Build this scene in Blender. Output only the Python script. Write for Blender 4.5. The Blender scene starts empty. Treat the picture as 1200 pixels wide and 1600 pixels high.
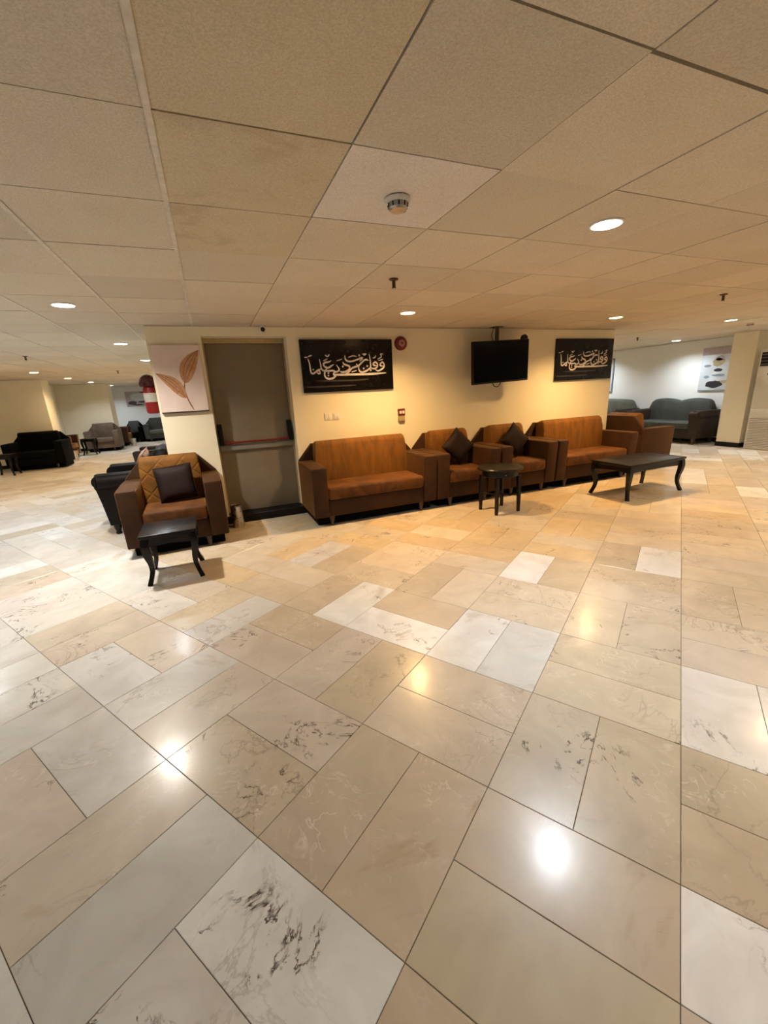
import bpy, bmesh, math, random
from mathutils import Vector, Matrix

# ------------------------------------------------------------------ camera, world, exposure
scn = bpy.context.scene
COL = scn.collection
CAM_Z = 1.46
ROOM_H = 2.247
def look_matrix(pitch, roll, yaw):
    f = Vector((0, math.cos(pitch), -math.sin(pitch))); u = Vector((0, math.sin(pitch), math.cos(pitch))); x = Vector((1, 0, 0))
    X = math.cos(roll) * x + math.sin(roll) * u
    U = -math.sin(roll) * x + math.cos(roll) * u
    rz = Matrix.Rotation(yaw, 3, 'Z')
    X, U, f = rz @ X, rz @ U, rz @ f
    return Matrix(((X.x, U.x, -f.x), (X.y, U.y, -f.y), (X.z, U.z, -f.z)))
cam_data = bpy.data.cameras.new('camera')
cam = bpy.data.objects.new('camera', cam_data); COL.objects.link(cam)
cam_data.sensor_fit = 'HORIZONTAL'; cam_data.sensor_width = 36.0
cam_data.lens = 644.3 / 1200 * 36.0
cam_data.clip_start = 0.05; cam_data.clip_end = 200
cam.matrix_world = Matrix.Translation((0, 0, CAM_Z)) @ look_matrix(0.28143, -0.0522, -0.37772).to_4x4()
scn.camera = cam

world = bpy.data.worlds.new('world'); scn.world = world; world.use_nodes = True
world.node_tree.nodes['Background'].inputs[0].default_value = (0.02, 0.02, 0.022, 1)
world.node_tree.nodes['Background'].inputs[1].default_value = 0.3
vs = scn.view_settings
vs.view_transform = 'Standard'; vs.look = 'None'; vs.gamma = 1.0; vs.use_curve_mapping = False
vs.exposure = 0.0
LAMP = 860.0                      # radiance of a downlight lens
WARM = (1.0, 0.61, 0.25); NEUTRAL = (1.0, 0.88, 0.71); COOL = (0.82, 0.91, 1.0)

random.seed(7)

# ------------------------------------------------------------------ helpers
def link(o, parent=None):
    COL.objects.link(o)
    if parent is not None: o.parent = parent
    return o
def finish(bm, name, mat, parent=None, smooth=True, angle=0.7):
    me = bpy.data.meshes.new(name)
    bmesh.ops.recalc_face_normals(bm, faces=bm.faces[:])
    bm.to_mesh(me); bm.free()
    if smooth:
        me.polygons.foreach_set('use_smooth', [True] * len(me.polygons))
        me.set_sharp_from_angle(angle=angle)
    if mat is not None: me.materials.append(mat)
    return link(bpy.data.objects.new(name, me), parent)
def tag(o, label=None, cat=None, group=None, kind=None):
    if label: o['label'] = label
    if cat: o['category'] = cat
    if group: o['group'] = group
    if kind: o['kind'] = kind
    return o
def empty(name, loc=(0, 0, 0), rz=0.0):
    o = bpy.data.objects.new(name, None); o.empty_display_size = 0.1
    o.location = loc; o.rotation_euler = (0, 0, rz)
    return link(o)
def dup(root, loc, rz, label=None, group=None, cat=None):
    def rec(o, par):
        c = o.copy(); link(c, par)
        for ch in list(o.children): rec(ch, c)
        return c
    r = rec(root, None)
    r.location = loc; r.rotation_euler = (0, 0, rz)
    if label: r['label'] = label
    if group: r['group'] = group
    if cat: r['category'] = cat
    return r
def box(bm, x0, x1, y0, y1, z0, z1, bev=0.0, seg=2):
    r = bmesh.ops.create_cube(bm, size=1.0)
    vsn = r['verts']
    for v in vsn:
        v.co = Vector(((x0 + x1) / 2 + v.co.x * (x1 - x0), (y0 + y1) / 2 + v.co.y * (y1 - y0), (z0 + z1) / 2 + v.co.z * (z1 - z0)))
    if bev > 0:
        es = list({e for v in vsn for e in v.link_edges})
        bmesh.ops.bevel(bm, geom=es, offset=bev, segments=seg, affect='EDGES', profile=0.5)
def boxo(name, mat, parent, x0, x1, y0, y1, z0, z1, bev=0.0, seg=2):
    bm = bmesh.new(); box(bm, x0, x1, y0, y1, z0, z1, bev, seg)
    return finish(bm, name, mat, parent)
def lathe(bm, prof, seg=24, cx=0, cy=0, axis='Z', cap=True):
    rings = []
    for r, h in prof:
        ring = []
        for k in range(seg):
            a = 2 * math.pi * k / seg
            if axis == 'Z': p = (cx + r * math.cos(a), cy + r * math.sin(a), h)
            elif axis == 'Y': p = (cx + r * math.cos(a), h, cy + r * math.sin(a))
            else: p = (h, cx + r * math.cos(a), cy + r * math.sin(a))
            ring.append(bm.verts.new(p))
        rings.append(ring)
    for a, b in zip(rings, rings[1:]):
        for k in range(seg):
            bm.faces.new((a[k], a[(k + 1) % seg], b[(k + 1) % seg], b[k]))
    if cap:
        bm.faces.new(rings[0]); bm.faces.new(rings[-1])
def tube(bm, pts, radii, seg=10, square=False, flat=1.0):
    pts = [Vector(p) for p in pts]; rings = []
    for i, p in enumerate(pts):
        d = (pts[min(i + 1, len(pts) - 1)] - pts[max(i - 1, 0)]).normalized()
        ref = Vector((0, 0, 1)) if abs(d.z) < 0.8 else Vector((1, 0, 0))
        s = d.cross(ref).normalized(); t = s.cross(d).normalized()
        r = radii[i] if isinstance(radii, (list, tuple)) else radii
        ring = []
        for k in range(seg):
            a = 2 * math.pi * (k + 0.5) / seg
            ring.append(bm.verts.new(p + s * math.cos(a) * r + t * math.sin(a) * r * flat))
        rings.append(ring)
    for a, b in zip(rings, rings[1:]):
        for k in range(seg): bm.faces.new((a[k], a[(k + 1) % seg], b[(k + 1) % seg], b[k]))
    bm.faces.new(rings[0]); bm.faces.new(rings[-1])
def prism(bm, prof, a0, a1, axis='X', bev=0.0, seg=2, taper=None):
    """closed profile extruded; axis X: prof=(y,z); axis Y: prof=(x,z)."""
    def P(p, a): return (a, p[0], p[1]) if axis == 'X' else (p[0], a, p[1])
    A = [bm.verts.new(P(p, a0 if taper is None else a0 * taper(p))) for p in prof]
    B = [bm.verts.new(P(p, a1 if taper is None else a1 * taper(p))) for p in prof]
    n = len(prof); fs = [bm.faces.new(A), bm.faces.new(B)]
    for k in range(n): fs.append(bm.faces.new((A[k], A[(k + 1) % n], B[(k + 1) % n], B[k])))
    if bev > 0:
        es = list(fs[0].edges) + list(fs[1].edges)
        bmesh.ops.bevel(bm, geom=es, offset=bev, segments=seg, affect='EDGES', profile=0.5)
def arc(cx, cz, r, a0, a1, n):
    return [(cx + r * math.cos(math.radians(a0 + (a1 - a0) * k / n)), cz + r * math.sin(math.radians(a0 + (a1 - a0) * k / n))) for k in range(n + 1)]
def catmull(pts, sub=6):
    out = []
    n = len(pts)
    for i in range(n - 1):
        p0 = pts[max(i - 1, 0)]; p1 = pts[i]; p2 = pts[i + 1]; p3 = pts[min(i + 2, n - 1)]
        for k in range(sub):
            t = k / sub
            out.append(tuple(0.5 * (2 * b + (c - a) * t + (2 * a - 5 * b + 4 * c - d) * t * t + (3 * b - a - 3 * c + d) * t ** 3) for a, b, c, d in zip(p0, p1, p2, p3)))
    out.append(tuple(pts[-1]))
    return out

# ------------------------------------------------------------------ materials
class NT:
    def __init__(s, name):
        s.m = bpy.data.materials.new(name); s.m.use_nodes = True
        s.t = s.m.node_tree; s.n = s.t.nodes; s.p = s.n['Principled BSDF']
    def node(s, typ, **kw):
        x = s.n.new(typ)
        for k, v in kw.items():
            if k in x.bl_rna.properties.keys(): setattr(x, k, v)
            else: x.inputs[k].default_value = v
        return x
    def l(s, a, b): s.t.links.new(a, b)
    def pos(s): return s.node('ShaderNodeNewGeometry').outputs['Position']
    def objc(s): return s.node('ShaderNodeTexCoord').outputs['Object']
    def noise(s, vec, scale, detail=4, rough=0.5, dist=0.0):
        x = s.node('ShaderNodeTexNoise', Scale=scale, Detail=detail, Roughness=rough, Distortion=dist)
        s.l(vec, x.inputs['Vector']); return x.outputs['Fac']
    def mapr(s, v, a, b, c=0.0, d=1.0):
        x = s.node('ShaderNodeMapRange'); x.inputs[1].default_value = a; x.inputs[2].default_value = b; x.inputs[3].default_value = c; x.inputs[4].default_value = d
        s.l(v, x.inputs[0]); return x.outputs[0]
    def math(s, op, a, b=None):
        x = s.node('ShaderNodeMath', operation=op)
        for i, v in enumerate((a, b)):
            if v is None: continue
            if isinstance(v, (int, float)): x.inputs[i].default_value = v
            else: s.l(v, x.inputs[i])
        return x.outputs[0]
    def mix(s, fac, a, b, blend='MIX'):
        x = s.node('ShaderNodeMix', data_type='RGBA', blend_type=blend)
        for i, v in ((0, fac), (6, a), (7, b)):
            if isinstance(v, (int, float)): x.inputs[i].default_value = v
            elif isinstance(v, tuple): x.inputs[i].default_value = v if len(v) == 4 else (*v, 1)
            else: s.l(v, x.inputs[i])
        return x.outputs[2]
    def bump(s, h, strength=0.2, dist=0.01):
        x = s.node('ShaderNodeBump', Strength=strength, Distance=dist); s.l(h, x.inputs['Height']); s.l(x.outputs[0], s.p.inputs['Normal'])
    def set(s, **kw):
        for k, v in kw.items():
            k = k.replace('_', ' ')
            if isinstance(v, (int, float, tuple)):
                s.p.inputs[k].default_value = (*v, 1) if isinstance(v, tuple) and len(v) == 3 else v
            else: s.l(v, s.p.inputs[k])
        return s
def plain(name, col, rough=0.5, metal=0.0, spec=0.5, var=0.12, scale=30.0, bump=0.0, **kw):
    t = NT(name); v = t.objc(); n = t.noise(v, scale, 5)
    f = t.mapr(n, 0.3, 0.7)
    c = t.mix(f, tuple(x * (1 - var) for x in col), tuple(min(1, x * (1 + var)) for x in col))
    t.set(Base_Color=c, Roughness=t.mapr(n, 0.3, 0.7, max(0.02, rough - 0.05), min(1, rough + 0.05)), Metallic=metal, Specular_IOR_Level=spec)
    if bump: t.bump(n, bump, 0.004)
    for k, w in kw.items(): t.set(**{k: w})
    return t.m
def emitter(name, col, strength):
    m = bpy.data.materials.new(name); m.use_nodes = True; n = m.node_tree.nodes; n.clear()
    e = n.new('ShaderNodeEmission'); o = n.new('ShaderNodeOutputMaterial')
    e.inputs[0].default_value = (*col, 1); e.inputs[1].default_value = strength
    m.node_tree.links.new(e.outputs[0], o.inputs[0]); return m

def marble(name, attr):
    t = NT(name)
    if attr:
        a = t.node('ShaderNodeVertexColor', layer_name='tile_tint'); tint = a.outputs['Color']; rnd = a.outputs['Alpha']
    else:
        oi = t.node('ShaderNodeObjectInfo'); tint = oi.outputs['Color']; rnd = oi.outputs['Random']
    off = t.node('ShaderNodeCombineXYZ')
    for i, k in enumerate((37.0, 91.0, 53.0)): t.l(t.math('MULTIPLY', rnd, k), off.inputs[i])
    add = t.node('ShaderNodeVectorMath', operation='ADD'); t.l(t.pos(), add.inputs[0]); t.l(off.outputs[0], add.inputs[1])
    v = add.outputs[0]
    cloud = t.noise(v, 3.2, 7, 0.6, 0.8)
    c = t.mix(t.mapr(cloud, 0.32, 0.7), t.mix(1.0, tint, (0.84, 0.81, 0.77), 'MULTIPLY'), t.mix(1.0, tint, (1.08, 1.07, 1.05), 'MULTIPLY'))
    # pale wisps
    w = t.noise(v, 6.5, 4, 0.55, 2.2)
    wr = t.mapr(t.math('ABSOLUTE', t.math('SUBTRACT', w, 0.5)), 0.0, 0.030, 1.0, 0.0)
    wm = t.math('MULTIPLY', t.mapr(t.noise(v, 2.6, 3), 0.48, 0.64), t.mapr(t.noise(v, 15.0, 3), 0.44, 0.60))
    c = t.mix(t.math('MULTIPLY', t.math('MULTIPLY', wr, wm), 0.6), c, (0.78, 0.71, 0.60))
    ru = t.mapr(t.noise(v, 2.0, 5, 0.65, 0.5), 0.63, 0.74, 0.0, 0.6)
    c = t.mix(ru, c, t.mix(1.0, c, (0.62, 0.46, 0.32), 'MULTIPLY'))
    # long faint grey-brown veins
    g = t.noise(v, 2.1, 6, 0.6, 1.0)
    gr = t.mapr(t.math('ABSOLUTE', t.math('SUBTRACT', g, 0.47)), 0.0, 0.012, 1.0, 0.0)
    gm = t.mapr(t.noise(v, 1.3, 3), 0.46, 0.62)
    c = t.mix(t.math('MULTIPLY', t.math('MULTIPLY', gr, gm), 0.55), c, (0.26, 0.19, 0.13))
    # dark broken cracks
    k = t.noise(v, 3.4, 8, 0.64, 0.7)
    kr = t.mapr(t.math('ABSOLUTE', t.math('SUBTRACT', k, 0.52)), 0.003, 0.016, 1.0, 0.0)
    km = t.mapr(t.noise(v, 2.3, 2, 0.5), 0.575, 0.64)
    kk = t.mapr(t.noise(v, 18.0, 3), 0.42, 0.56)
    c = t.mix(t.math('MULTIPLY', t.math('MULTIPLY', kr, km), kk), c, (0.055, 0.035, 0.022))
    rough = t.mapr(t.noise(t.pos(), 1.4, 5, 0.6), 0.3, 0.7, 0.30, 0.40)
    t.set(Base_Color=c, Roughness=rough, Specular_IOR_Level=0.5, Coat_Weight=0.32, Coat_Roughness=t.mapr(t.noise(t.pos(), 2.3, 4, 0.6), 0.3, 0.7, 0.13, 0.20))
    t.bump(t.noise(t.pos(), 9.0, 3), 0.018, 0.01)
    return t.m
M = {}
M['marble'] = marble('polished_marble', False)
M['marble_far'] = marble('polished_marble_field', True)
M['grout'] = plain('dark_grout', (0.10, 0.075, 0.05), 0.7)
def ceiling_mat(name, attr):
    t = NT(name)
    if attr:
        a = t.node('ShaderNodeVertexColor', layer_name='tile_tint'); tint = a.outputs['Color']; stain = None
    else:
        oi = t.node('ShaderNodeObjectInfo'); tint = oi.outputs['Color']; stain = oi.outputs['Alpha']
    p = t.pos()
    fine = t.noise(p, 170.0, 3, 0.75); mid = t.noise(p, 5.0, 5, 0.6)
    c = t.mix(t.mapr(fine, 0.35, 0.65), t.mix(1.0, tint, (0.76, 0.735, 0.69), 'MULTIPLY'), tint)
    c = t.mix(t.mapr(mid, 0.3, 0.75, 0.0, 0.25), c, t.mix(1.0, c, (0.80, 0.74, 0.62), 'MULTIPLY'))
    if stain is not None:
        s = t.math('MULTIPLY', t.mapr(t.noise(p, 6.0, 6, 0.6, 0.3), 0.48, 0.75), t.mapr(t.noise(p, 1.9, 2, 0.5), 0.46, 0.62))
        c = t.mix(t.math('MULTIPLY', s, t.math('SUBTRACT', 1.0, stain)), c, (0.26, 0.16, 0.07))
    t.set(Base_Color=c, Roughness=0.9, Specular_IOR_Level=0.2)
    t.bump(fine, 0.25, 0.002)
    return t.m
M['ceil'] = ceiling_mat('mineral_fibre_tile', False)
M['ceil_far'] = ceiling_mat('mineral_fibre_field', True)
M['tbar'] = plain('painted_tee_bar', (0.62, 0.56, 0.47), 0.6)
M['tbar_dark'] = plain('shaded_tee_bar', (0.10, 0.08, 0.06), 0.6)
M['plenum'] = plain('dark_plenum', (0.03, 0.025, 0.02), 0.9)
def wall_mat(name, col):
    t = NT(name); p = t.pos()
    n = t.noise(p, 1.1, 5, 0.55); f = t.noise(p, 120.0, 3)
    c = t.mix(t.mapr(n, 0.3, 0.75), tuple(x * 0.95 for x in col), tuple(min(1, x * 1.03) for x in col))
    t.set(Base_Color=c, Roughness=0.75, Specular_IOR_Level=0.3); t.bump(f, 0.12, 0.002); return t.m
M['cream'] = wall_mat('cream_wall_paint', (0.83, 0.755, 0.57))
M['white'] = wall_mat('white_wall_paint', (0.78, 0.78, 0.74))
M['frame'] = plain('door_frame_paint', (0.42, 0.32, 0.17), 0.5)
M['black_stone'] = plain('black_skirting_stone', (0.005, 0.005, 0.005), 0.4, 0, 0.2)
M['door'] = plain('grey_brown_door_steel', (0.20, 0.165, 0.12), 0.42, 0.0, 0.5, 0.06, 6)
M['door_rail'] = plain('door_rail_grey', (0.20, 0.19, 0.17), 0.4)
M['red'] = plain('red_enamel', (0.15, 0.006, 0.008), 0.35)
M['red_bright'] = plain('red_cylinder_enamel', (0.30, 0.010, 0.012), 0.35)
M['black_plastic'] = plain('black_plastic', (0.004, 0.004, 0.005), 0.45, 0, 0.25)
M['screen'] = plain('switched_off_screen', (0.002, 0.002, 0.0025), 0.15, 0, 0.15)
M['white_plastic'] = plain('white_plastic', (0.75, 0.72, 0.66), 0.4)
M['grey_plastic'] = plain('grey_plastic', (0.30, 0.28, 0.25), 0.5)
M['steel'] = plain('brushed_steel', (0.55, 0.52, 0.48), 0.3, 1.0)
M['brass'] = plain('dark_brass', (0.10, 0.07, 0.045), 0.4, 0.6)
def velvet(name, col, quilt=None, var=0.35, sheen=0.15, stint=None):
    t = NT(name); o = t.objc()
    ov = o
    if quilt == 'streak':      # brushed nap: long upright marks
        mp = t.node('ShaderNodeMapping'); mp.inputs['Scale'].default_value = (2.6, 1.0, 0.55); t.l(o, mp.inputs[0]); ov = mp.outputs[0]; quilt = None
    n = t.noise(ov, 5.0, 6, 0.6, 0.6); f = t.noise(o, 140.0, 2)
    c = t.mix(t.mapr(n, 0.3, 0.72), tuple(x * (1 - var) for x in col), tuple(x * (1 + var) for x in col))
    t.set(Base_Color=c, Roughness=0.72, Specular_IOR_Level=0.25, Sheen_Weight=sheen, Sheen_Roughness=0.35)
    t.p.inputs['Sheen Tint'].default_value = (*(stint or [min(1, x * 2.2) for x in col]), 1)
    h = f
    if quilt:
        sx = t.node('ShaderNodeSeparateXYZ'); t.l(o, sx.inputs[0])
        other = sx.outputs[2] if quilt == 'back' else sx.outputs[1]
        d = t.math('ADD', t.math('MULTIPLY', sx.outputs[0], 4.6), t.math('MULTIPLY', other, 4.6))
        e = t.math('SUBTRACT', t.math('MULTIPLY', sx.outputs[0], 4.6), t.math('MULTIPLY', other, 4.6))
        g1 = t.math('ABSOLUTE', t.math('SUBTRACT', t.math('FRACT', d), 0.5)); g2 = t.math('ABSOLUTE', t.math('SUBTRACT', t.math('FRACT', e), 0.5))
        q = t.mapr(t.math('MINIMUM', g1, g2), 0.0, 0.09)
        h = t.math('ADD', t.math('MULTIPLY', q, 3.0), t.math('MULTIPLY', f, 0.25))
        t.bump(h, 0.40, 0.004)
    else: t.bump(h, 0.2, 0.002)
    return t.m
CAMEL = (0.034, 0.012, 0.0024)  # arms and base darker than back and seat, their shade put into the colour
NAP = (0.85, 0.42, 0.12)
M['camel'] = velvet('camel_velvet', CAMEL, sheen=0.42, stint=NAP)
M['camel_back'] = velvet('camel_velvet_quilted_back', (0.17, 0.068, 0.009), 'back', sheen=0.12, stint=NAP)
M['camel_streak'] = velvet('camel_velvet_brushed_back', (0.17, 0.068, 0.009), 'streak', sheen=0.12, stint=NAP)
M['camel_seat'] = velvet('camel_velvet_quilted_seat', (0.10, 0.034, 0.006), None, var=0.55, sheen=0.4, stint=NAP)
M['taupe'] = velvet('taupe_fabric', (0.12, 0.082, 0.056))
M['chocolate'] = velvet('chocolate_cushion_fabric', (0.012, 0.0035, 0.0022), sheen=0.0)
M['rose'] = velvet('rose_tan_cushion_fabric', (0.40, 0.22, 0.15))
M['grey_fab'] = velvet('charcoal_green_fabric', (0.050, 0.052, 0.043), None, 0.2, sheen=0.05)
M['olive_fab'] = velvet('sage_fabric', (0.10, 0.10, 0.072), None, 0.2, sheen=0.05)
M['brown_fab'] = velvet('dark_brown_fabric', (0.030, 0.018, 0.010), None, 0.25, sheen=0.05)
M['leather'] = plain('black_brown_leather', (0.006, 0.004, 0.003), 0.5, 0, 0.14, 0.3, 12, 0.2)
M['black_fab'] = plain('black_leather', (0.002, 0.002, 0.002), 0.7, 0, 0.06, 0.3, 12, 0.2)
M['foot'] = plain('brown_wood_foot', (0.035, 0.017, 0.008), 0.45)
def lacquer():
    t = NT('black_lacquered_wood'); o = t.objc()
    mp = t.node('ShaderNodeMapping'); mp.inputs['Scale'].default_value = (2.0, 18.0, 18.0); t.l(o, mp.inputs[0])
    n = t.noise(mp.outputs[0], 4.0, 6, 0.6)
    t.set(Base_Color=t.mix(t.mapr(n, 0.3, 0.7), (0.003, 0.002, 0.002), (0.010, 0.006, 0.005)), Roughness=t.mapr(n, 0.3, 0.7, 0.26, 0.36), Specular_IOR_Level=0.3); return t.m
M['lacquer'] = lacquer()
M['gloss_black'] = plain('black_glossy_panel', (0.004, 0.003, 0.003), 0.25, 0, 0.25)
M['ink_white'] = plain('white_lettering', (0.72, 0.68, 0.64), 0.5)
M['streak_grey'] = plain('grey_streak', (0.030, 0.023, 0.022), 0.5)
M['canvas'] = plain('pale_rose_canvas', (0.70, 0.58, 0.52), 0.8, 0, 0.2, 0.08, 4)
M['ac_white'] = plain('ivory_ac_casing', (0.66, 0.62, 0.55), 0.4, 0, 0.5, 0.04)
M['lens_warm'] = emitter('lens_warm_white', WARM, LAMP * 2.3)
M['lens_neutral'] = emitter('lens_neutral_white', NEUTRAL, LAMP * 0.95)
M['lens_bright'] = emitter('lens_bright_white', (1.0, 0.93, 0.82), LAMP * 2.1)
M['lens_amber'] = emitter('lens_dim_amber', (1.0, 0.72, 0.42), LAMP * 1.1)
M['lens_cool'] = emitter('lens_cool_white', COOL, LAMP * 1.2)
M['reflector'] = plain('downlight_baffle', (0.03, 0.03, 0.03), 0.9, 0, 0.05)

# ------------------------------------------------------------------ projection used only to rank which tiles show largest
CAMI = cam.matrix_world.inverted()
def seen(x, y, z):
    q = CAMI @ Vector((x, y, z))
    if q.z > -0.05: return None
    return 600 + 644.3 * q.x / -q.z, 800 - 644.3 * q.y / -q.z, -q.z
BX0, BX1, BY0, BY1 = -0.50, 6.25, 5.22, 14.5       # the central block
RX0, RX1, RY0, RY1 = -9.0, 10.6, -6.0, 20.5        # the hall
def hidden_by_block(x, y):
    # is the straight line from the camera cut by the block's near face
    if y <= BY0: return False
    xs = x * BY0 / y
    if BX0 < xs < BX1: return True
    return False
def in_block(x, y, m=0.0): return BX0 + m < x < BX1 - m and BY0 + m < y < BY1 - m

# ------------------------------------------------------------------ floor: 60 cm blocks of two 30 x 60 marble slabs
TH = math.radians(33.05); E1 = Vector((math.cos(TH), math.sin(TH), 0)); E2 = Vector((-math.sin(TH), math.cos(TH), 0))
BLK = 0.6004; A0 = 0.585; B0 = 0.4228; GAP = 0.0022
fl = boxo('floor', M['grout'], None, RX0, RX1, RY0, RY1, -0.12, -0.0035); tag(fl, 'polished beige and white marble slab floor of the hall', kind='structure')
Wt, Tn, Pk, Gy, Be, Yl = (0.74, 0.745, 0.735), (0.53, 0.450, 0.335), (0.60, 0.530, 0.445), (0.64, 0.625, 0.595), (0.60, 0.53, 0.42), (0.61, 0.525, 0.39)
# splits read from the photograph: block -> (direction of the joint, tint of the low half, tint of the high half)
Oc = (0.58, 0.46, 0.29)  # ochre with warm lamplight put into the slab tint
KNOWN = {(-1, 0): ('a', Gy, Wt), (-1, 1): ('b', Gy, Pk), (-1, 2): ('a', Pk, Gy), (-1, 3): ('b', Gy, Gy), (-1, 4): ('b', Gy, Gy),
         (0, 4): ('b', Pk, Pk), (0, 3): ('a', Wt, Pk), (0, 2): ('b', Pk, Gy), (0, 1): ('a', Tn, Pk), (0, 0): ('b', Tn, Tn),
         (0, -1): ('a', Tn, Tn), (1, 0): ('a', Be, Be), (1, -1): ('b', Tn, Be), (1, 1): ('b', Tn, Pk), (1, 2): ('a', Pk, Tn),
         (1, 3): ('b', Gy, Yl), (2, 0): ('b', Wt, Wt), (2, -1): ('a', Be, Be), (2, 1): ('a', Wt, Tn), (2, 2): ('b', Wt, Tn),
         (2, 3): ('a', Tn, Be), (3, 3): ('b', Tn, Gy), (3, 0): ('a', Be, Be), (3, -1): ('b', Be, Be), (3, 1): ('b', Be, Tn),
         (4, 0): ('b', Tn, Wt), (4, -1): ('a', Be, Tn), (5, -1): ('b', Wt, Tn), (2, -2): ('b', Gy, Gy), (3, -2): ('a', Pk, Be),
         (4, -2): ('b', Yl, Tn), (1, -2): ('a', Tn, Tn), (0, -2): ('a', Pk, Wt), (0, 5): ('b', Gy, Gy), (1, 4): ('a', Gy, Pk), (1, 5): ('b', Gy, Gy)}
def tile_mesh():
    bm = bmesh.new(); hx, hy, ch = BLK / 2 - GAP / 2, BLK / 4 - GAP / 2, 0.0012
    rings = []
    for dx, dy, z in ((0, 0, -0.0035), (0, 0, -ch), (ch, ch, 0.0)):
        rings.append([bm.verts.new((sx * (hx - dx), sy * (hy - dy), z)) for sx, sy in ((-1, -1), (1, -1), (1, 1), (-1, 1))])
    for a, b in zip(rings, rings[1:]):
        for k in range(4): bm.faces.new((a[k], a[(k + 1) % 4], b[(k + 1) % 4], b[k]))
    bm.faces.new(rings[-1])
    me = bpy.data.meshes.new('floor_tile'); bm.to_mesh(me); bm.free(); me.materials.append(M['marble']); return me
TILE = tile_mesh()
rt = random.Random(11); cand = []
for i in range(-42, 42):
    for j in range(-42, 42):
        kn = KNOWN.get((i, j))
        a, b = A0 + BLK * i, B0 + BLK * j
        pc = E1 * (a + BLK / 2) + E2 * (b + BLK / 2)      # greyer tints at left, peachy at right; ochre paints warm lamplight before the sofas
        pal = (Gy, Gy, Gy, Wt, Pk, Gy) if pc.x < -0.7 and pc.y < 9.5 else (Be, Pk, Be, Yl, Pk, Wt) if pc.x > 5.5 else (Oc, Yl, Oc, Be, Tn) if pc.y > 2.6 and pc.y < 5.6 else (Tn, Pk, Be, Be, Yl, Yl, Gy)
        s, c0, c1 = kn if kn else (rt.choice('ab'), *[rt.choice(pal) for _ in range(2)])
        for h, col in ((0, c0), (1, c1)):
            if s == 'a': ca, cb, rot = a + BLK * (0.25 + 0.5 * h), b + BLK / 2, TH + math.pi / 2
            else: ca, cb, rot = a + BLK / 2, b + BLK * (0.25 + 0.5 * h), TH
            p = E1 * ca + E2 * cb
            if not (RX0 + 0.02 < p.x < RX1 - 0.02 and RY0 + 0.02 < p.y < RY1 - 0.02): continue
            if in_block(p.x, p.y, 0.32): continue
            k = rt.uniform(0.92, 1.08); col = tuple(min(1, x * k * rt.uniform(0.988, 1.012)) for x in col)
            sc = 0.0; q = seen(p.x, p.y, 0)
            if q and -120 < q[0] < 1320 and q[1] < 1900 and not hidden_by_block(p.x, p.y): sc = CAM_Z / (p.x ** 2 + p.y ** 2 + CAM_Z ** 2) ** 1.5
            cand.append((sc, p, rot, col, rt.random()))
cand.sort(key=lambda c: -c[0])
for sc, p, rot, col, r in cand[:300]:
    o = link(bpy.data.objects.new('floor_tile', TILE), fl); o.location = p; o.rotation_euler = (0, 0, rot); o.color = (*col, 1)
def field(name, items, mat, parent, base_me):
    vs_, fs_, cols = [], [], []
    bv = [v.co.copy() for v in base_me.vertices]; bf = [tuple(f.vertices) for f in base_me.polygons]
    for p, rot, col, r in items:
        n = len(vs_); mt = Matrix.Translation(p) @ Matrix.Rotation(rot, 4, 'Z')
        vs_ += [tuple(mt @ v) for v in bv]; fs_ += [tuple(n + k for k in f) for f in bf]; cols += [(*col, r)] * len(bv)
    me = bpy.data.meshes.new(name); me.from_pydata(vs_, [], fs_); me.materials.append(mat)
    ca = me.color_attributes.new('tile_tint', 'FLOAT_COLOR', 'POINT')
    ca.data.foreach_set('color', [x for c in cols for x in c])
    o = link(bpy.data.objects.new(name, me), parent); o['kind'] = 'stuff'; return o
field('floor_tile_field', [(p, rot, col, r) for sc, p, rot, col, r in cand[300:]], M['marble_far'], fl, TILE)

# ------------------------------------------------------------------ ceiling: tee bars and mineral tiles
CX0, CY0, CP = -0.033, 1.5425, 0.6
LIGHTS = []
def lights():
    for c, cx in ((-11, -6.333), (-6, -3.333), (-2, -0.933), (3, 2.067), (8, 5.067), (12, 7.467), (16, 9.867)):
        for r in (-10, -6, -2 - 2, 0, 4, 8, 12, 16, 20, 24, 29):
            x = CX0 + CP * (c + 0.5); y = CY0 + CP * (r + 0.5)
            if in_block(x, y, -0.1): continue
            if r in (-10, -6) or (c, r) in ((-2, 0), (-2, -4)): continue      # those two are not lit
            if y > 19.9 or (y > 13.5 and x > 6): continue
            if x < -3.6 and y > 13.5: continue
            LIGHTS.append((c, r, x, y))
lights()
LT = {(c, r) for c, r, x, y in LIGHTS}
cl = boxo('ceiling', M['plenum'], None, RX0, RX1, RY0, RY1, ROOM_H + 0.10, ROOM_H + 0.16); tag(cl, 'suspended ceiling of square mineral fibre tiles', kind='structure')
BAR = 0.020
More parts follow.
